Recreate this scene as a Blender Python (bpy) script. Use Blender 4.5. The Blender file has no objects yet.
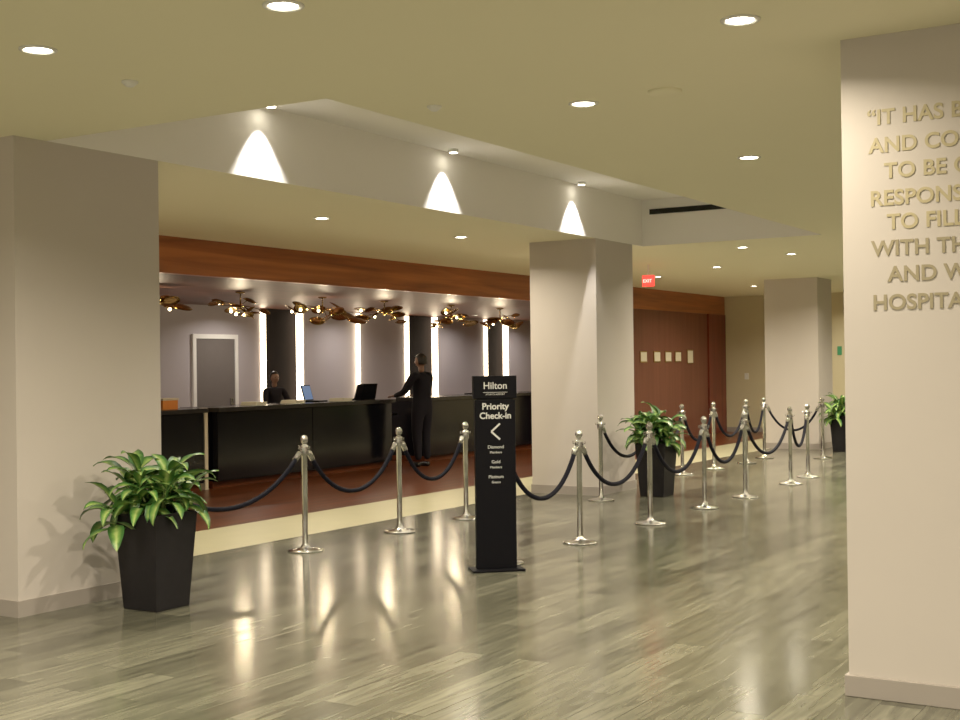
import bpy, bmesh, math, random
from mathutils import Vector, Matrix
random.seed(7)
scene = bpy.context.scene
scene.view_settings.view_transform = 'Standard'
scene.view_settings.look = 'None'
scene.view_settings.exposure = 0.0
scene.view_settings.gamma = 1.12
COL = scene.collection
H = 3.24      # main ceiling
HR = 3.86     # raised tray ceiling
HS = 2.80     # reception soffit

# ------------------------------------------------------------------ materials
def new_mat(name):
    m = bpy.data.materials.new(name); m.use_nodes = True
    nt = m.node_tree
    return m, nt, nt.nodes['Principled BSDF']

def mat(name, col, rough=0.5, metal=0.0, var=0.06, scale=6.0, bump=0.0, stretch=(1,1,1), coat=0.0, spec=0.5):
    m, nt, b = new_mat(name)
    geo = nt.nodes.new('ShaderNodeNewGeometry')
    mp = nt.nodes.new('ShaderNodeMapping'); mp.inputs['Scale'].default_value = stretch
    nt.links.new(geo.outputs['Position'], mp.inputs['Vector'])
    n = nt.nodes.new('ShaderNodeTexNoise'); n.inputs['Scale'].default_value = scale; n.inputs['Detail'].default_value = 4
    nt.links.new(mp.outputs[0], n.inputs['Vector'])
    mix = nt.nodes.new('ShaderNodeMix'); mix.data_type = 'RGBA'
    mix.inputs['A'].default_value = tuple(c*(1-var) for c in col)+(1,)
    mix.inputs['B'].default_value = tuple(min(1, c*(1+var)) for c in col)+(1,)
    nt.links.new(n.outputs['Fac'], mix.inputs['Factor'])
    nt.links.new(mix.outputs['Result'], b.inputs['Base Color'])
    b.inputs['Roughness'].default_value = rough
    b.inputs['Metallic'].default_value = metal
    b.inputs['Coat Weight'].default_value = coat
    b.inputs['Specular IOR Level'].default_value = spec
    if bump > 0:
        bp = nt.nodes.new('ShaderNodeBump'); bp.inputs['Strength'].default_value = bump; bp.inputs['Distance'].default_value = 0.01
        nt.links.new(n.outputs['Fac'], bp.inputs['Height'])
        nt.links.new(bp.outputs[0], b.inputs['Normal'])
    return m

def emit(name, col, strength):
    m, nt, b = new_mat(name)
    b.inputs['Base Color'].default_value = tuple(col)+(1,)
    b.inputs['Emission Color'].default_value = tuple(col)+(1,)
    b.inputs['Emission Strength'].default_value = strength
    return m

def wood_mat(name, dark, light, rough=0.35, axis='X', scale=3.0, spec=0.5):
    m, nt, b = new_mat(name)
    geo = nt.nodes.new('ShaderNodeNewGeometry')
    mp = nt.nodes.new('ShaderNodeMapping')
    mp.inputs['Scale'].default_value = (0.15, 3, 3) if axis == 'X' else (3, 3, 0.15)
    nt.links.new(geo.outputs['Position'], mp.inputs['Vector'])
    n = nt.nodes.new('ShaderNodeTexNoise'); n.inputs['Scale'].default_value = scale; n.inputs['Detail'].default_value = 8
    n.inputs['Distortion'].default_value = 0.6
    nt.links.new(mp.outputs[0], n.inputs['Vector'])
    r = nt.nodes.new('ShaderNodeValToRGB')
    r.color_ramp.elements[0].position = 0.3; r.color_ramp.elements[0].color = dark+(1,)
    r.color_ramp.elements[1].position = 0.7; r.color_ramp.elements[1].color = light+(1,)
    nt.links.new(n.outputs['Fac'], r.inputs[0]); nt.links.new(r.outputs[0], b.inputs['Base Color'])
    b.inputs['Roughness'].default_value = rough
    b.inputs['Specular IOR Level'].default_value = spec
    return m

def plank_mat():
    m, nt, b = new_mat('plank_tile_floor')
    geo = nt.nodes.new('ShaderNodeNewGeometry')
    br = nt.nodes.new('ShaderNodeTexBrick')
    br.offset = 0.37; br.offset_frequency = 2
    br.inputs['Scale'].default_value = 1.0
    br.inputs['Brick Width'].default_value = 1.25
    br.inputs['Row Height'].default_value = 0.2
    br.inputs['Mortar Size'].default_value = 0.0025
    br.inputs['Mortar Smooth'].default_value = 0.3
    br.inputs['Bias'].default_value = -0.05
    br.inputs['Color1'].default_value = (0.082, 0.080, 0.058, 1)
    br.inputs['Color2'].default_value = (0.165, 0.160, 0.118, 1)
    br.inputs['Mortar'].default_value = (0.05, 0.048, 0.035, 1)
    nt.links.new(geo.outputs['Position'], br.inputs['Vector'])
    mp = nt.nodes.new('ShaderNodeMapping'); mp.inputs['Scale'].default_value = (0.8, 9, 1)
    nt.links.new(geo.outputs['Position'], mp.inputs['Vector'])
    n = nt.nodes.new('ShaderNodeTexNoise'); n.inputs['Scale'].default_value = 2.2; n.inputs['Detail'].default_value = 8; n.inputs['Distortion'].default_value = 1.0
    nt.links.new(mp.outputs[0], n.inputs['Vector'])
    r = nt.nodes.new('ShaderNodeValToRGB')
    r.color_ramp.elements[0].position = 0.3; r.color_ramp.elements[0].color = (0.5, 0.5, 0.5, 1)
    r.color_ramp.elements[1].position = 0.7; r.color_ramp.elements[1].color = (1.35, 1.35, 1.32, 1)
    nt.links.new(n.outputs['Fac'], r.inputs[0])
    mx = nt.nodes.new('ShaderNodeMix'); mx.data_type = 'RGBA'; mx.blend_type = 'MULTIPLY'
    mx.inputs['Factor'].default_value = 0.8
    nt.links.new(br.outputs['Color'], mx.inputs['A']); nt.links.new(r.outputs[0], mx.inputs['B'])
    nt.links.new(mx.outputs['Result'], b.inputs['Base Color'])
    rr = nt.nodes.new('ShaderNodeMapRange'); rr.inputs['To Min'].default_value = 0.13; rr.inputs['To Max'].default_value = 0.20
    nt.links.new(n.outputs['Fac'], rr.inputs['Value']); nt.links.new(rr.outputs[0], b.inputs['Roughness'])
    b.inputs['Specular IOR Level'].default_value = 0.38
    bp = nt.nodes.new('ShaderNodeBump'); bp.inputs['Strength'].default_value = 0.04; bp.inputs['Distance'].default_value = 0.003
    nt.links.new(n.outputs['Fac'], bp.inputs['Height']); nt.links.new(bp.outputs[0], b.inputs['Normal'])
    return m

def leaf_mat():
    m, nt, b = new_mat('variegated_leaf')
    uv = nt.nodes.new('ShaderNodeUVMap')
    sep = nt.nodes.new('ShaderNodeSeparateXYZ'); nt.links.new(uv.outputs[0], sep.inputs[0])
    s = nt.nodes.new('ShaderNodeMath'); s.operation = 'SUBTRACT'; s.inputs[1].default_value = 0.5
    nt.links.new(sep.outputs['X'], s.inputs[0])
    a = nt.nodes.new('ShaderNodeMath'); a.operation = 'ABSOLUTE'; nt.links.new(s.outputs[0], a.inputs[0])
    n = nt.nodes.new('ShaderNodeTexNoise'); n.inputs['Scale'].default_value = 25
    ad = nt.nodes.new('ShaderNodeMath'); ad.operation = 'MULTIPLY_ADD'; ad.inputs[1].default_value = 0.25
    nt.links.new(n.outputs['Fac'], ad.inputs[0]); nt.links.new(a.outputs[0], ad.inputs[2])
    r = nt.nodes.new('ShaderNodeValToRGB')
    e = r.color_ramp.elements
    e[0].position = 0.12; e[0].color = (0.40, 0.50, 0.16, 1)
    e[1].position = 0.50; e[1].color = (0.035, 0.12, 0.025, 1)
    x = e.new(0.28); x.color = (0.16, 0.30, 0.06, 1)
    nt.links.new(ad.outputs[0], r.inputs[0]); nt.links.new(r.outputs[0], b.inputs['Base Color'])
    b.inputs['Roughness'].default_value = 0.4
    return m

M = {}
M['wall'] = mat('greige_wall_paint', (0.56, 0.505, 0.465), 0.7, var=0.025, scale=3, bump=0.03)
M['wallw'] = mat('warm_wall_paint', (0.62, 0.55, 0.36), 0.7, var=0.03, scale=3)
M['trim'] = mat('baseboard_paint', (0.34, 0.30, 0.27), 0.45, var=0.03)
M['ceil'] = mat('ceiling_paint', (0.87, 0.825, 0.60), 0.85, var=0.01, scale=1.5)
M['tray'] = mat('tray_white_paint', (0.91, 0.88, 0.84), 0.8, var=0.01, scale=1.5)
M['floor'] = plank_mat()
M['beige'] = mat('beige_stone', (0.46, 0.43, 0.28), 0.3, var=0.08, scale=4, spec=0.25)
M['redwoodf'] = wood_mat('red_wood_floor', (0.05, 0.013, 0.005), (0.13, 0.034, 0.011), 0.3, 'X', spec=0.12)
M['wood'] = wood_mat('mahogany_panel', (0.19, 0.046, 0.011), (0.44, 0.13, 0.034), 0.35, 'X')
M['woodd'] = wood_mat('dark_mahogany_soffit', (0.10, 0.042, 0.03), (0.17, 0.07, 0.045), 0.45, 'X', spec=0.3)
M['woodv'] = wood_mat('mahogany_wall', (0.10, 0.014, 0.007), (0.19, 0.032, 0.015), 0.4, 'Z')
M['plum'] = wood_mat('red_brown_panel', (0.15, 0.048, 0.028), (0.19, 0.066, 0.040), 0.45, 'Z', spec=0.3)
M['lilac'] = mat('lilac_grey_wallcovering', (0.40, 0.365, 0.385), 0.6, var=0.04, scale=2)
M['dark'] = mat('dark_niche', (0.010, 0.008, 0.008), 0.8, spec=0.05)
M['black'] = mat('black_gloss_desk', (0.004, 0.004, 0.006), 0.14, var=0.2, spec=0.3)
M['granite'] = mat('desk_top_stone', (0.02, 0.018, 0.017), 0.2, var=0.5, scale=60, spec=0.3)
M['cream'] = mat('cream_counter', (0.62, 0.52, 0.36), 0.35)
M['planter'] = mat('black_planter_resin', (0.009, 0.008, 0.010), 0.5, var=0.3, scale=20, spec=0.25)
M['soil'] = mat('soil', (0.03, 0.02, 0.012), 0.95, var=0.5, scale=60, bump=0.5)
M['leaf'] = leaf_mat()
M['stem'] = mat('cane_stem', (0.12, 0.16, 0.05), 0.6)
M['chrome'] = mat('brushed_nickel', (0.58, 0.575, 0.56), 0.16, 1.0, var=0.03)
M['rope'] = mat('black_velvet_rope', (0.004, 0.004, 0.010), 0.8, var=0.4, scale=80, bump=0.3, spec=0.15)
M['sign'] = mat('sign_black', (0.003, 0.003, 0.005), 0.55, spec=0.10)
M['signw'] = mat('sign_white_print', (0.66, 0.66, 0.64), 0.5, var=0.02)
M['brass'] = mat('polished_brass', (0.48, 0.34, 0.14), 0.2, 1.0)
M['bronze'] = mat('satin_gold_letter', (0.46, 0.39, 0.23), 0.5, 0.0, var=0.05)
M['bronzed'] = mat('dark_gold_letter', (0.32, 0.27, 0.17), 0.5, 0.0, var=0.05)  # darker gold for the lower lines of the quote
M['whitem'] = mat('white_trim_metal', (0.80, 0.79, 0.75), 0.4)
M['door'] = mat('grey_door', (0.12, 0.105, 0.10), 0.45)
M['slot'] = mat('black_slot', (0.004, 0.004, 0.004), 0.8)
M['screenb'] = emit('blue_screen', (0.10, 0.22, 0.50), 0.35)
M['orange'] = mat('orange_box', (0.75, 0.22, 0.03), 0.5)
M['paper'] = mat('paper', (0.78, 0.72, 0.55), 0.7)
M['green'] = mat('green_notice', (0.05, 0.30, 0.14), 0.5)
M['lens'] = emit('downlight_lens', (1.0, 0.91, 0.70), 30)
M['led'] = emit('led_strip', (1.0, 0.80, 0.54), 9.0)
M['bulb'] = emit('bulb', (1.0, 0.82, 0.5), 10)
M['exit'] = emit('exit_red', (1.0, 0.05, 0.035), 1.8)
M['exitw'] = emit('exit_letters', (1.0, 0.55, 0.45), 2.0)
M['suit'] = mat('dark_suit_fabric', (0.010, 0.009, 0.013), 0.85, spec=0.12)
M['skin'] = mat('skin', (0.22, 0.115, 0.075), 0.55)
M['hair'] = mat('dark_hair', (0.012, 0.009, 0.007), 0.5)
M['eye'] = mat('eye_dark', (0.01, 0.01, 0.01), 0.2)
M['lip'] = mat('lips', (0.24, 0.08, 0.06), 0.5)

# ------------------------------------------------------------------ mesh builder
class MB:
    def __init__(s): s.v=[]; s.f=[]; s.m=[]; s.sm=[]; s.mats=[]
    def mi(s, m):
        if m not in s.mats: s.mats.append(m)
        return s.mats.index(m)
    def face(s, idx, m, smooth=False):
        s.f.append(idx); s.m.append(s.mi(m)); s.sm.append(smooth)
    def box(s, x0,x1,y0,y1,z0,z1, m, T=None):
        b=len(s.v)
        for z in (z0,z1):
            for (x,y) in ((x0,y0),(x1,y0),(x1,y1),(x0,y1)):
                p=Vector((x,y,z)); s.v.append(T@p if T else p)
        for q in ((3,2,1,0),(4,5,6,7),(0,1,5,4),(1,2,6,5),(2,3,7,6),(3,0,4,7)):
            s.face([b+i for i in q], m)
    def lathe(s, prof, m, c=(0,0,0), seg=24, T=None):
        b=len(s.v); c=Vector(c)
        for (r,z) in prof:
            for i in range(seg):
                a=2*math.pi*i/seg
                p=Vector((r*math.cos(a), r*math.sin(a), z))
                p = (T@p) if T else p
                s.v.append(p+c)
        for j in range(len(prof)-1):
            for i in range(seg):
                k=(i+1)%seg
                s.face([b+j*seg+i,b+j*seg+k,b+(j+1)*seg+k,b+(j+1)*seg+i], m, True)
        s.face([b+i for i in range(seg)][::-1], m)
        s.face([b+(len(prof)-1)*seg+i for i in range(seg)], m)
    def tube(s, pts, r, m, seg=8):
        pts=[Vector(p) for p in pts]; b=len(s.v)
        for i,p in enumerate(pts):
            d=(pts[min(i+1,len(pts)-1)]-pts[max(i-1,0)]).normalized()
            ref=Vector((0,0,1)) if abs(d.z)<0.95 else Vector((1,0,0))
            u=d.cross(ref).normalized(); w=d.cross(u).normalized()
            rr=r[i] if isinstance(r,(list,tuple)) else r
            for k in range(seg):
                a=2*math.pi*k/seg
                s.v.append(p+u*rr*math.cos(a)+w*rr*math.sin(a))
        for j in range(len(pts)-1):
            for i in range(seg):
                k=(i+1)%seg
                s.face([b+j*seg+i,b+j*seg+k,b+(j+1)*seg+k,b+(j+1)*seg+i], m, True)
        s.face([b+i for i in range(seg)], m); s.face([b+(len(pts)-1)*seg+i for i in range(seg)][::-1], m)
    def build(s, name, parent=None, loc=(0,0,0), bevel=0.0):
        me=bpy.data.meshes.new(name); me.from_pydata([tuple(v) for v in s.v],[],s.f)
        for m in s.mats: me.materials.append(m)
        for p,mi,sm in zip(me.polygons,s.m,s.sm): p.material_index=mi; p.use_smooth=sm
        bm=bmesh.new(); bm.from_mesh(me); bmesh.ops.recalc_face_normals(bm,faces=bm.faces); bm.to_mesh(me); bm.free()
        o=bpy.data.objects.new(name,me); COL.objects.link(o); o.location=loc
        if parent: o.parent=parent
        if bevel>0:
            bv=o.modifiers.new('bevel','BEVEL'); bv.width=bevel; bv.segments=2; bv.limit_method='ANGLE'
        return o

def boxobj(name, x0,x1,y0,y1,z0,z1, m, bevel=0.0, parent=None):
    b=MB(); b.box(x0,x1,y0,y1,z0,z1,m); return b.build(name,parent,bevel=bevel)
def empty(name, loc=(0,0,0), rot=0.0):
    e=bpy.data.objects.new(name,None); COL.objects.link(e); e.location=loc; e.rotation_euler=(0,0,rot); e.empty_display_size=0.2
    return e
def text(name, body, size, loc, rot, m, parent=None, align='LEFT', ext=0.004, offset=0.0, spacing=1.0):
    c=bpy.data.curves.new(name,'FONT'); c.body=body; c.size=size; c.extrude=ext; c.offset=offset
    c.align_x=align; c.space_character=spacing
    c.materials.append(m)
    o=bpy.data.objects.new(name,c); COL.objects.link(o); o.location=loc; o.rotation_euler=rot
    if parent: o.parent=parent
    return o
def light(name, kind, loc, energy, col, parent=None, size=0.14, **kw):
    l=bpy.data.lights.new(name,kind); l.energy=energy; l.color=col
    if kind=='AREA': l.shape='DISK'; l.size=size
    for k,v in kw.items(): setattr(l,k,v)
    o=bpy.data.objects.new(name,l); COL.objects.link(o); o.location=loc
    if parent: o.parent=parent
    return o

# ------------------------------------------------------------------ room shell
X0,X1,Y0,Y1=-5.0,29.4,-4.0,16.3
boxobj('floor', X0,X1,Y0,8.1,-0.1,0, M['floor'])
boxobj('floor_stone_strip', X0,X1,8.1,9.3,-0.1,0, M['beige'])
boxobj('floor_reception', X0,X1,9.3,Y1,-0.1,0, M['redwoodf'])
OX0,OX1,OY0,OY1=5.97,15.9,4.7,7.15
b=MB()
for (a,c,d,e) in ((X0,OX0,Y0,11.1),(OX1,X1,Y0,11.1),(OX0,OX1,Y0,OY0),(OX0,OX1,OY1,11.1)):
    b.box(a,c,d,e,H,H+0.12,M['ceil'])
b.build('ceiling')
b=MB()
t=0.1
b.box(OX0-t,OX1+t,OY0-t,OY1+t,HR,HR+0.1,M['tray'])
b.box(OX0-t,OX0,OY0-t,OY1+t,H+0.12,HR,M['tray'])
b.box(OX1,OX1+t,OY0-t,OY1+t,H+0.12,HR,M['tray'])
b.box(OX0,OX1,OY0-t,OY0,H+0.12,HR,M['tray'])
b.box(OX0,OX1,OY1,OY1+t,H+0.12,HR,M['tray'])
b.box(OX0,OX1,OY1-0.004,OY1,H,H+0.13,M['tray'])
b.box(OX1-0.004,OX1,OY0,OY1-0.004,H,H+0.13,M['tray'])
b.build('ceiling_tray')
boxobj('ceiling_reception', 8.0,X1,11.2,Y1,HS,HS+0.1, M['woodd'])
boxobj('trim_wood_fascia', 8.0,X1,11.08,11.2,HS,H+0.05, M['wood'])
boxobj('wall_back', X0,X1,Y1,Y1+0.15,0,H, M['lilac'])
boxobj('wall_right', X0,X1,Y0-0.15,Y0,0,H, M['wall'])
boxobj('wall_end', X1,X1+0.15,Y0-0.15,Y1+0.15,0,H+0.12, M['wallw'])
boxobj('wall_reception_side', 7.85,8.0,11.08,Y1,0,H, M['wood'])
boxobj('wall_left', X0,7.85,11.08,11.2,0,H, M['wall'])
b=MB()
b.box(23.7,28.3,11.10,11.2,0,HS,M['plum'])
b.box(28.3,29.39,11.06,11.2,0,HS,M['woodv'])
b.box(23.7,24.0,11.06,11.2,0,HS,M['woodv'])
b.build('wall_wood_panel')
boxobj('baseboard_end', X1-0.02,X1,Y0,11.05,0,0.11,M['trim'])

def column(x0,x1,y0,y1,name='column'):
    b=MB(); b.box(x0,x1,y0,y1,0,H,M['wall'])
    g=0.013
    b.box(x0-g,x1+g,y0-g,y1+g,0,0.11,M['trim'])
    return b.build(name)
column(5.70,7.02,7.15,8.1)
column(14.48,15.58,7.15,8.1)
column(23.83,24.75,7.15,8.18)
b=MB(); b.box(6.34,7.3,-3.99,1.77,0,H,M['wall']); b.build('wall_quote')
b=MB(); b.box(6.322,7.318,-3.99,1.788,0,0.105,M['trim']); b.build('baseboard_quote',bevel=0.004)

quote=empty('wall_lettering',(6.34,1.2,2.4))
R90=(math.pi/2,0,-math.pi/2)
lines=[('“IT HAS BEEN,',1.645,115),('AND CONTINUES',1.636,143),('TO BE OUR',1.565,169),('RESPONSIBILITY',1.636,196),
       ('TO FILL THE EARTH',1.555,220),('WITH THE LIGHT',1.63,246),('AND WARMTH OF',1.553,272),('HOSPITALITY.”',1.63,300)]
for i,(tx,y,py) in enumerate(lines):
    z=2.853-(py-115)*0.00488-0.050
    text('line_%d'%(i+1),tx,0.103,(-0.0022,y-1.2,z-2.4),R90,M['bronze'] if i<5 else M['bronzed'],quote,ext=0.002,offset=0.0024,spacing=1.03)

boxobj('air_vent_slot', OX1-0.02,OX1-0.0045,5.3,7.03,3.66,3.73, M['slot'])

# ------------------------------------------------------------------ lights
WARM=(1.0,0.88,0.66)
def downlight(x,y,z=H,P=45,r=0.07,col=WARM):
    b=MB()
    b.lathe([(r+0.022,0.0),(r+0.022,-0.006),(r+0.002,-0.009),(r,-0.003)],M['whitem'],seg=28)
    b.lathe([(r,-0.002),(r*0.9,-0.0035)],M['lens'],seg=28)
    o=b.build('recessed_downlight',None,(x,y,z))
    light('lamp','AREA',(0,0,-0.012),P,col,o,size=2*r,spread=math.radians(152))
vis=[(4.25,5.14),(4.33,3.64),(6.97,3.51),(9.54,3.38),(16.9,6.1),(20.1,7.7),(18.4,5.9)]
unseen_fill=[(1.2,5.2),(1.2,1.6),(1.2,-1.6),(4.3,-0.6),(-2.5,3.0),(-2.5,-1.0),(1.5,8.5),
     (9.6,0.5),(12.5,0.5),(12.5,3.4),(15.5,3.4),(18.5,3.2),(21.5,3.4),(24.5,3.4),(27.5,4.5),(15.5,0.2),(19.0,0.0),(22.3,6.0)]  # unseen downlights, added to light the room
bar=[(8.0,8.5),(10.7,8.5),(13.3,8.4),(16.1,8.4),(21.6,9.4),(25.6,9.0),(27.8,7.4)]
for p in vis+unseen_fill: downlight(*p,P=70)
downlight(5.69,2.05,P=30)
for p in bar: downlight(*p,P=54)
for x in (13.9,17.2,20.6,24.6,27.6): downlight(x,15.2,z=HS,P=20,r=0.05,col=(1,0.90,0.80))  # soffit downlights added to brighten the reception panels

for x in (8.17,10.98,13.85):
    b=MB()
    b.lathe([(0.05,0.0),(0.05,-0.03),(0.042,-0.035)],M['whitem'],seg=20)
    b.lathe([(0.040,-0.0352),(0.038,-0.037)],M['lens'],seg=20)
    o=b.build('wall_washer_downlight',None,(x,OY1-0.135,HR))
    light('lamp','SPOT',(0,0,-0.05),150,(1,0.95,0.85),o,spot_size=math.radians(73),spot_blend=0.45,shadow_soft_size=0.02)

b=MB(); b.lathe([(0.10,0),(0.10,-0.008),(0.085,-0.018),(0.03,-0.020)],M['ceil'],seg=28); b.build('ceiling_speaker',None,(6.93,2.96,H))
b=MB(); b.lathe([(0.045,0),(0.045,-0.01),(0.02,-0.03)],M['whitem'],seg=20); b.build('ceiling_sprinkler',None,(6.52,4.3,H))  # small sprinkler head under the ceiling
b=MB(); b.lathe([(0.045,0),(0.045,-0.01),(0.02,-0.03)],M['whitem'],seg=20); b.build('ceiling_sprinkler',None,(5.0,5.3,H))  # second sprinkler head

ex=empty('exit_sign',(18.9,8.4,2.98))
boxobj('housing',-0.02,0.02,-0.10,0.10,-0.09,0.09,M['exit'],0.004,ex)
boxobj('stem',-0.01,0.01,-0.01,0.01,0.09,0.26,M['whitem'],0,ex)
text('letters','EXIT',0.075,(-0.026,0.083,-0.026),R90,M['exitw'],ex,ext=0.002)

# ------------------------------------------------------------------ reception back wall
b=MB()
yb=16.3
for (a,c) in ((8.2,18.40),(19.62,23.15),(24.42,26.5),(27.62,29.35)):
    b.box(a,c,16.12,yb,0.0,HS,M['lilac'])
for (a,c) in ((18.40,19.62),(23.15,24.42),(26.5,27.62)):
    b.box(a,c,16.27,yb,0.0,HS,M['dark'])
b.build('trim_reception_panels')
for x in (18.46,19.56,23.21,24.36,26.56,27.56,21.4):
    y=16.14 if x!=21.4 else 16.09
    w=0.06 if x!=21.4 else 0.012
    o=boxobj('led_strip_light',x-w,x+w,y-0.05,y+0.03,0.6,HS-0.03,M['led'])
dr=empty('door_1',(17.15,16.12,0))
b=MB(); b.box(-0.50,0.50,-0.03,0.0,0,2.2,M['door']); b.box(0.36,0.42,-0.07,-0.03,1.0,1.12,M['chrome']); b.build('leaf',dr)
b=MB(); b.box(-0.58,-0.50,-0.05,0,0,2.28,M['whitem']); b.box(0.50,0.58,-0.05,0,0,2.28,M['whitem']); b.box(-0.50,0.50,-0.05,0,2.2,2.28,M['whitem']); b.build('frame',dr)

def desk(x0,x1):
    b=MB()
    b.box(x0,x1,12.42,13.2,0.0,0.10,M['redwoodf'])
    b.box(x0,x1,12.34,13.2,0.10,1.06,M['black'])
    n=max(2,int((x1-x0)/2.1))
    for i in range(n):
        a=x0+(x1-x0)*i/n; c=x0+(x1-x0)*(i+1)/n
        b.box(a+0.008,c-0.008,12.32,12.34,0.12,1.05,M['black'])
    b.box(x0-0.03,x1+0.03,12.26,13.0,1.06,1.12,M['granite'])
    b.box(x0,x1,13.0,13.6,0.80,0.84,M['cream'])
    b.box(x0,x0+0.05,13.2,13.58,0,0.80,M['black']); b.box(x1-0.05,x1,13.2,13.58,0,0.80,M['black'])
    return b.build('reception_desk',bevel=0.003)
desk(9.6,12.9); desk(13.15,17.3); desk(18.4,23.2)
boxobj('desk_edge_reflection',12.99,13.05,12.4,12.5,0,1.12,M['cream'])  # cream strip standing in for the reflection along the desk edge

def laptop(x,y,z,rot,screen):
    e=empty('laptop_computer',(x,y,z),rot)
    boxobj('base',-0.18,0.18,-0.12,0.12,0,0.02,M['sign'],0.004,e)
    T=Matrix.Translation((0,0.12,0.02))@Matrix.Rotation(math.radians(-15),4,'X')
    b=MB(); b.box(-0.18,0.18,-0.006,0.012,0,0.25,M['sign'],T); b.box(-0.165,0.165,-0.009,-0.006,0.015,0.235,screen,T); b.build('lid',e)
laptop(16.75,12.75,1.12,math.pi+0.3,M['screenb'])
laptop(15.85,12.75,1.12,0.3,M['screenb'])
laptop(17.05,12.75,1.12,math.pi-0.3,M['screenb'])
laptop(20.6,12.75,1.12,math.pi,M['screenb'])
laptop(12.1,12.75,1.12,math.pi,M['screenb'])
b=MB(); b.box(-0.14,0.14,-0.1,0.1,0,0.12,M['orange']); b.box(-0.15,0.15,-0.11,0.11,0.12,0.15,M['cream']); b.build('snack_box',None,(12.45,12.6,1.12),0.004)
for (px,py) in ((15.15,12.65),(14.2,12.6),(16.2,12.55)):
    b=MB()
    for i in range(4): b.box(-0.11+0.01*i,0.11+0.01*i,-0.15,0.15,0.012*i,0.012*i+0.01,M['paper'])
    b.build('paper_stack',None,(px,py,1.12))

def chandelier(x,y,seed,big=1.0):
    rnd=random.Random(seed)
    e=empty('brass_disc_chandelier',(x,y,HS))
    b=MB()
    b.lathe([(0.07,0),(0.07,-0.02),(0.012,-0.03),(0.012,-0.20),(0.03,-0.21),(0.03,-0.25),(0.01,-0.26)],M['brass'],seg=16)
    k=MB()
    for i in range(11):
        a=i*2.4+rnd.uniform(-.3,.3); r=rnd.uniform(0.12,0.50)*big; z=rnd.uniform(-0.38,-0.10)
        p=Vector((r*math.cos(a),r*math.sin(a),z))
        b.tube([(0,0,-0.2),(p.x*.5,p.y*.5,z*.5-0.09),tuple(p)],0.006,M['brass'],6)
        T=Matrix.Rotation(rnd.uniform(-.6,.6),4,'X')@Matrix.Rotation(rnd.uniform(-.6,.6),4,'Y')
        rr=rnd.uniform(0.09,0.16)*big
        b.lathe([(0.012,0.02),(rr*.6,0.012),(rr,-0.012),(rr,-0.016),(rr*.55,0.0),(0.02,-0.006)],M['brass'],c=p,seg=20,T=T)
        if i%3==0: k.lathe([(0.006,-0.01),(0.02,-0.02),(0.024,-0.035),(0.016,-0.05),(0.004,-0.055)],M['bulb'],c=p,seg=12)
    b.build('brass_discs',e); k.build('bulbs',e)
    light('lamp','POINT',(0,0,-0.50),17,(1,0.80,0.52),e,shadow_soft_size=0.05)
for i,x in enumerate((12.6,14.4,16.35,18.06,20.2,22.0)): chandelier(x,13.0,i+3,1.25 if i==2 else 0.95)

# ------------------------------------------------------------------ stanchions & ropes
def stanchion(x,y):
    b=MB()
    b.lathe([(0.160,0.0),(0.162,0.010),(0.150,0.018),(0.09,0.026),(0.045,0.036),(0.034,0.055),(0.0255,0.07),
             (0.0255,0.86),(0.036,0.865),(0.038,0.88),(0.038,0.935),(0.036,0.95),(0.022,0.958),(0.016,0.965),
             (0.024,0.975),(0.033,0.992),(0.035,1.01),(0.030,1.03),(0.018,1.043),(0.004,1.047)],M['chrome'],seg=28)
    for i in range(4):
        a=i*math.pi/2
        b.tube([(0.036*math.cos(a),0.036*math.sin(a),0.915),(0.062*math.cos(a),0.062*math.sin(a),0.92),(0.062*math.cos(a),0.062*math.sin(a),0.945)],0.005,M['chrome'],6)
    return b.build('rope_stanchion',None,(x,y,0))
def rope(p,q,sag=0.42,hz=0.90):
    P=Vector((p[0],p[1],hz)); Q=Vector((q[0],q[1],hz)); d=(Q-P).normalized()
    P=P+d*0.055; Q=Q-d*0.055
    pts=[]; n=28
    for i in range(n+1):
        t=i/n; u=2*t-1
        w=P.lerp(Q,t); w.z-=sag*(1-(math.cosh(1.6*u)-1)/(math.cosh(1.6)-1)); pts.append(w)
    b=MB(); b.tube(pts[1:-1],0.021,M['rope'],10)
    for e in (pts[:3],pts[-3:][::-1]):
        dd=(e[2]-e[0]).normalized()
        b.tube([e[0]-dd*0.005,e[0]+dd*0.02,e[0]+dd*0.10],[0.006,0.026,0.025],M['chrome'],12)
    b.build('velvet_rope')
A=(9.02,7.4);B=(10.50,7.4);C=(11.75,7.4)
Hs=(9.2,5.42);D=(10.58,5.42);E=(12.17,5.42);G=(13.75,5.45);HH=(15.08,5.45);I=(17.0,5.5);J=(18.1,5.6);K=(21.7,6.45)
F=(14.0,6.88);Q=(15.75,6.95);L=(17.8,7.4);MM=(18.9,7.33);N=(20.2,7.27);O=(21.4,7.38)
for s in (A,B,C,Hs,D,E,G,HH,I,J,K,F,Q,L,MM,N,O): stanchion(*s)
for s in ((A,B),(B,C),(Hs,D),(D,E),(E,G),(G,HH),(HH,I),(I,J),(F,Q),(Q,L),(L,MM),(MM,N),(N,O),(O,K)): rope(*s)
rope((7.04,7.42),A)
b=MB(); T=Matrix.Rotation(math.pi/2,4,'Y'); b.lathe([(0.03,0),(0.03,0.01),(0.012,0.02),(0.012,0.06)],M['chrome'],T=T,seg=16); b.build('rope_wall_hook',None,(7.02,7.42,0.90))

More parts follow.
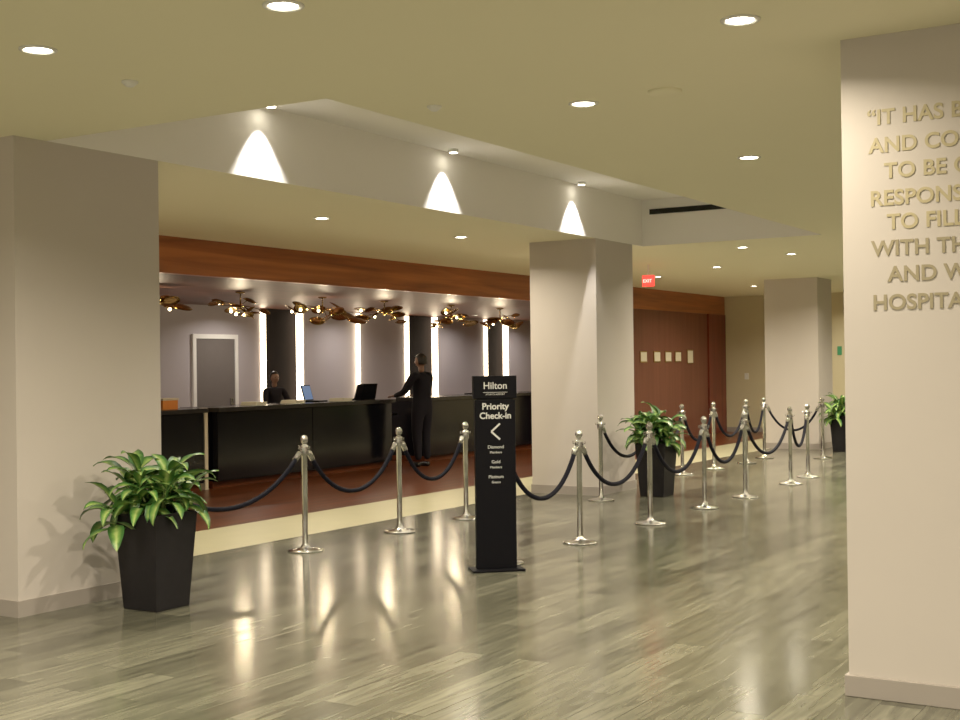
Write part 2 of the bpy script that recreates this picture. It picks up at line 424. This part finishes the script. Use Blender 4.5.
# ------------------------------------------------------------------ sign
sg=empty('queue_sign',(8.88,5.31,0),math.radians(-47))
boxobj('base_plate',-0.215,0.215,-0.12,0.12,0,0.018,M['sign'],0.004,sg)
boxobj('panel',-0.165,0.165,-0.03,0.03,0.018,1.375,M['sign'],0.004,sg)
boxobj('header',-0.178,0.178,-0.034,0.034,1.385,1.57,M['sign'],0.004,sg)
boxobj('header_joint',-0.15,0.15,-0.02,0.02,1.375,1.385,M['slot'],0,sg)
boxobj('header_rule',-0.10,0.10,-0.036,-0.034,1.435,1.438,M['signw'],0,sg)
def st(n,body,size,z,off=0.0,y=-0.0315):
    text(n,body,size,(0,y,z),(math.pi/2,0,0),M['signw'],sg,'CENTER',0.0008,off)
st('title','Hilton',0.078,1.465,0.0006,-0.0355)
st('subtitle','ATLANTA AIRPORT',0.018,1.415,0,-0.0355)
st('line_1','Priority',0.072,1.30,0.0015); st('line_2','Check-in',0.072,1.225,0.0015)
b=MB()
for sgn in (1,-1):
    T=Matrix.Translation((-0.035,-0.0315,1.12))@Matrix.Rotation(-sgn*math.radians(42),4,'Y')
    b.box(0,0.095,-0.001,0.001,-0.007,0.007,M['signw'],T)
b.build('arrow',sg)
st('tier_1','Diamond',0.036,0.985); st('tier_1b','Members',0.026,0.945)
st('tier_2','Gold',0.036,0.865); st('tier_2b','Members',0.026,0.825)
st('tier_3','Platinum',0.036,0.745); st('tier_3b','Guests',0.026,0.705)

# ------------------------------------------------------------------ plants
def plant(x,y,seed):
    rnd=random.Random(seed)
    e=empty('potted_dracaena',(x,y,0))
    b=MB()
    prof=[(0.155,0.0),(0.157,0.01),(0.20,0.655),(0.205,0.66),(0.205,0.665),(0.185,0.665),(0.18,0.60)]
    v0=len(b.v)
    for (h,z) in prof:
        for (sx,sy) in ((-1,-1),(1,-1),(1,1),(-1,1)): b.v.append(Vector((sx*h,sy*h,z)))
    for j in range(len(prof)-1):
        for i in range(4):
            k=(i+1)%4
            b.face([v0+j*4+i,v0+j*4+k,v0+(j+1)*4+k,v0+(j+1)*4+i],M['planter'])
    b.face([v0+3,v0+2,v0+1,v0],M['planter'])
    l=v0+(len(prof)-1)*4; b.face([l,l+1,l+2,l+3],M['soil'])
    b.build('planter',e)
    s=MB(); heads=[]
    for i in range(10):
        a=i*2.4; r=0.05+0.012*i; zt=rnd.uniform(0.78,0.97)-0.010*i
        tx,ty=r*1.8*math.cos(a),r*1.8*math.sin(a)
        s.tube([(r*0.8*math.cos(a),r*0.8*math.sin(a),0.58),(r*1.3*math.cos(a),r*1.3*math.sin(a),zt*.6+.25),(tx,ty,zt)],[0.012,0.010,0.007],M['stem'],6)
        heads.append(Vector((tx,ty,zt)))
    s.build('canes',e)
    vs=[];fs=[];uvs=[]
    NL=9
    for hI,h in enumerate(heads):
        for i in range(14):
            a=i*2.39996+hI; el=math.radians(rnd.uniform(5,62) if i<9 else rnd.uniform(-25,10))
            Lf=rnd.uniform(0.21,0.33); W=rnd.uniform(0.038,0.056)
            start=h+Vector((0,0,-0.012*i+0.03))
            p=start.copy(); hor=Vector((math.cos(a),math.sin(a),0)); side=Vector((-math.sin(a),math.cos(a),0))
            roll=rnd.uniform(-.4,.4); droop=rnd.uniform(1.1,2.2)
            base=len(vs)
            for j in range(NL+1):
                t=j/NL; ang=el-droop*t*t*0.75
                if t>0: p=p+(hor*math.cos(ang)+Vector((0,0,1))*math.sin(ang))*(Lf/NL)
                nrm=(-hor*math.sin(ang)+Vector((0,0,1))*math.cos(ang))
                sd=(side*math.cos(roll)+nrm*math.sin(roll))
                nn=(nrm*math.cos(roll)-side*math.sin(roll))
                w=W*(math.sin(math.pi*min(1,(t*0.93+0.03))**0.8)**0.85)*(1 if t>0.15 else 0.25+t*5)
                if j==NL: w=0.0008
                wave=0.004*math.sin(t*14+a*3)
                vs += [p-sd*w+nn*(w*0.35+wave), p.copy(), p+sd*w+nn*(w*0.35-wave)]
                uvs += [(0,t),(0.5,t),(1,t)]
            for j in range(NL):
                for q in range(2):
                    c0=base+j*3+q; fs.append([c0,c0+1,c0+4,c0+3])
    me=bpy.data.meshes.new('leaves'); me.from_pydata([tuple(v) for v in vs],[],fs); me.materials.append(M['leaf'])
    uvl=me.uv_layers.new(name='UVMap')
    for lp in me.loops: uvl.data[lp.index].uv=uvs[lp.vertex_index]
    for p in me.polygons: p.use_smooth=True
    o=bpy.data.objects.new('leaves',me); COL.objects.link(o); o.parent=e
plant(6.42,6.60,1); plant(14.80,6.50,2); plant(23.5,6.6,3)

for i,x in enumerate((24.65,25.35,25.95,26.5,27.2)):
    e=empty('framed_notice',(x,11.10,1.80))
    hh=0.12 if i<4 else 0.16
    boxobj('frame',-0.17,0.17,-0.02,0,-hh,hh,M['brass'],0.003,e)
    boxobj('sheet',-0.145,0.145,-0.023,-0.02,-hh+0.025,hh-0.025,M['paper'],0,e)
boxobj('wall_notice',X1-0.012,X1,8.27,8.37,1.80,2.0,M['green'])
b=MB(); b.box(X1-0.012,X1,10.5,10.6,1.25,1.4,M['whitem']); b.box(X1-0.02,X1-0.012,10.54,10.56,1.30,1.35,M['whitem']); b.build('light_switch')

# ------------------------------------------------------------------ people
def skin_obj(name, joints, edges, m, parent, root=0, sub=2):
    bm=bmesh.new(); ly=bm.verts.layers.skin.verify()
    vs=[]
    for i,(co,r) in enumerate(joints):
        v=bm.verts.new(co); rr=r if isinstance(r,tuple) else (r,r)
        v[ly].radius=rr; v[ly].use_root=(i==root); vs.append(v)
    for a,c in edges: bm.edges.new((vs[a],vs[c]))
    me=bpy.data.meshes.new(name); bm.to_mesh(me); bm.free()
    me.materials.append(m)
    o=bpy.data.objects.new(name,me); COL.objects.link(o); o.parent=parent
    sk=o.modifiers.new('skin','SKIN'); sk.use_smooth_shade=True
    sb=o.modifiers.new('sub','SUBSURF'); sb.levels=sub; sb.render_levels=sub
    return o
def person(x,y,yaw,h,wristL,wristR,head_yaw=0.0,long_hair=False,coat=False):
    e=empty('person',(x,y,0),yaw); k=h/1.78; e.scale=(k,k,k)
    wl=Vector(wristL)/k; wr=Vector(wristR)/k
    def elbow(w,s):
        sh=Vector((0,s*0.19,1.44)); m=(sh+w)/2; return m+Vector((-0.07,s*0.06,-0.10))
    q=1.18 if coat else 1.0
    J=[((0,0,0.97),(0.15*q,0.12*q)),((0,0,1.12),(0.135*q,0.105*q)),((0.01,0,1.29),(0.15*q,0.115*q)),((0,0,1.42),(0.11,0.09)),((0,0,1.50),0.062),
       ((0,0.18,1.44),0.068*q),(elbow(wl,1),0.048*q),(wl,0.034),
       ((0,-0.18,1.44),0.068*q),(elbow(wr,-1),0.048*q),(wr,0.034),
       ((0,0.095,0.88),0.098*q),((0.02,0.10,0.50),0.068*q),((-0.01,0.10,0.10),0.048*q),
       ((0,-0.095,0.88),0.098*q),((0.02,-0.10,0.50),0.068*q),((-0.01,-0.10,0.10),0.048*q)]
    Ed=[(0,1),(1,2),(2,3),(3,4),(3,5),(5,6),(6,7),(3,8),(8,9),(9,10),(0,11),(11,12),(12,13),(0,14),(14,15),(15,16)]
    skin_obj('suit',J,Ed,M['suit'],e)
    for s in (1,-1):
        skin_obj('shoe',[((-0.05,s*0.10,0.045),0.042),((0.05,s*0.105,0.04),0.045),((0.16,s*0.115,0.032),0.034)],[(0,1),(1,2)],M['eye'],e)
    for w,s,el in ((wl,1,elbow(wl,1)),(wr,-1,elbow(wr,-1))):
        d=(w-el).normalized(); d=Vector((d.x,d.y,d.z*0.3)).normalized()
        sd=Vector((-d.y,d.x,0)).normalized()
        js=[(w-d*0.01,0.026),(w+d*0.04,(0.034,0.018)),(w+d*0.085,(0.036,0.014))]; ed=[(0,1),(1,2)]
        for i,(o_,ln) in enumerate(((-0.028,0.065),(-0.009,0.08),(0.010,0.075),(0.028,0.058))):
            b0=len(js); base=w+d*0.085+sd*o_
            js+=[(base,0.009),(base+d*ln*0.55+Vector((0,0,-0.004)),0.0085),(base+d*ln*0.95+Vector((0,0,-0.022)),0.007)]
            ed+=[(2,b0),(b0,b0+1),(b0+1,b0+2)]
        b0=len(js); tb=w+d*0.03-sd*s*0.03
        js+=[(tb,0.012),(tb+d*0.035-sd*s*0.025,0.010),(tb+d*0.065-sd*s*0.028+Vector((0,0,-0.01)),0.008)]
        ed+=[(1,b0),(b0,b0+1),(b0+1,b0+2)]
        skin_obj('hand',js,ed,M['skin'],e,0,1)
    skin_obj('neck',[((0,0,1.48),0.056),((0.005,0,1.56),0.052),((0.01,0,1.61),0.05)],[(0,1),(1,2)],M['skin'],e,0,1)
    hd=bpy.data.objects.new('head',None); COL.objects.link(hd); hd.parent=e; hd.location=(0.015,0,1.665); hd.rotation_euler=(0,0,head_yaw)
    def blob(name,c,r,m,fn=None,seg=24):
        bm=bmesh.new(); bmesh.ops.create_uvsphere(bm,u_segments=seg,v_segments=seg//2+4,radius=1)
        for v in bm.verts:
            p=v.co.copy()
            if fn: p=fn(p)
            v.co=Vector((p.x*r[0]+c[0],p.y*r[1]+c[1],p.z*r[2]+c[2]))
        me=bpy.data.meshes.new(name); bm.to_mesh(me); bm.free(); me.materials.append(m)
        for q in me.polygons: q.use_smooth=True
        o=bpy.data.objects.new(name,me); COL.objects.link(o); o.parent=hd
    def face(p):
        f=1-0.28*max(0,-p.z)**1.2
        q=Vector((p.x*(f+0.05 if p.x>0 else f*0.9),p.y*f,p.z))
        if p.x>0.75 and abs(p.y)<0.22 and -0.3<p.z<0.12: q.x+=0.2*(1-abs(p.y)/0.22)
        if p.x>0.6 and -0.02<p.z<0.22 and 0.2<abs(p.y)<0.6: q.x-=0.07
        return q
    blob('skull',(0,0,0),(0.095,0.075,0.115),M['skin'],face,40)
    for s in (1,-1):
        blob('eye',(0.084,s*0.03,0.006),(0.009,0.012,0.006),M['eye'],None,10)
        blob('ear',(-0.005,s*0.074,-0.005),(0.018,0.008,0.03),M['skin'],None,12)
    blob('mouth',(0.085,0,-0.058),(0.009,0.024,0.006),M['lip'],None,12)
    def hairf(p):
        q=p.copy()
        if p.x>0.1: q.z=max(p.z,0.35+0.25*p.x)
        else: q.z=max(p.z,-1.5 if long_hair else -0.55)
        return q
    blob('hair',(-0.006,0,0.012),(0.103,0.085,0.115 if not long_hair else 0.118),M['hair'],hairf,32)
person(17.5,11.86,math.radians(80),1.86,(0.40,0.24,1.17),(0.38,-0.22,1.17),0.2,coat=True)
person(16.25,13.95,math.radians(-110),1.60,(0.36,0.18,1.0),(0.36,-0.18,1.0),0.0,True)

# ------------------------------------------------------------------ world
w=bpy.data.worlds.new('world'); scene.world=w; w.use_nodes=True
bg=w.node_tree.nodes['Background']; bg.inputs[0].default_value=(1.0,0.92,0.68,1); bg.inputs[1].default_value=0.8  # warm ambient fill, added through the open back of the room

# ------------------------------------------------------------------ camera
cam=bpy.data.cameras.new('camera'); co=bpy.data.objects.new('camera',cam); COL.objects.link(co)
cam.sensor_width=36; cam.lens=48.0; cam.clip_end=200
th=math.radians(31.5); pt=math.atan(6/1280); ro=0.0125
d=Vector((math.cos(th)*math.cos(pt),math.sin(th)*math.cos(pt),math.sin(pt)))
r=Vector((math.sin(th),-math.cos(th),0)); u=r.cross(d)
r2=r*math.cos(ro)-u*math.sin(ro); u2=u*math.cos(ro)+r*math.sin(ro)
mw=Matrix((r2,u2,-d)).transposed().to_4x4(); mw.translation=Vector((0,0,1.65))
co.matrix_world=mw
scene.camera=co
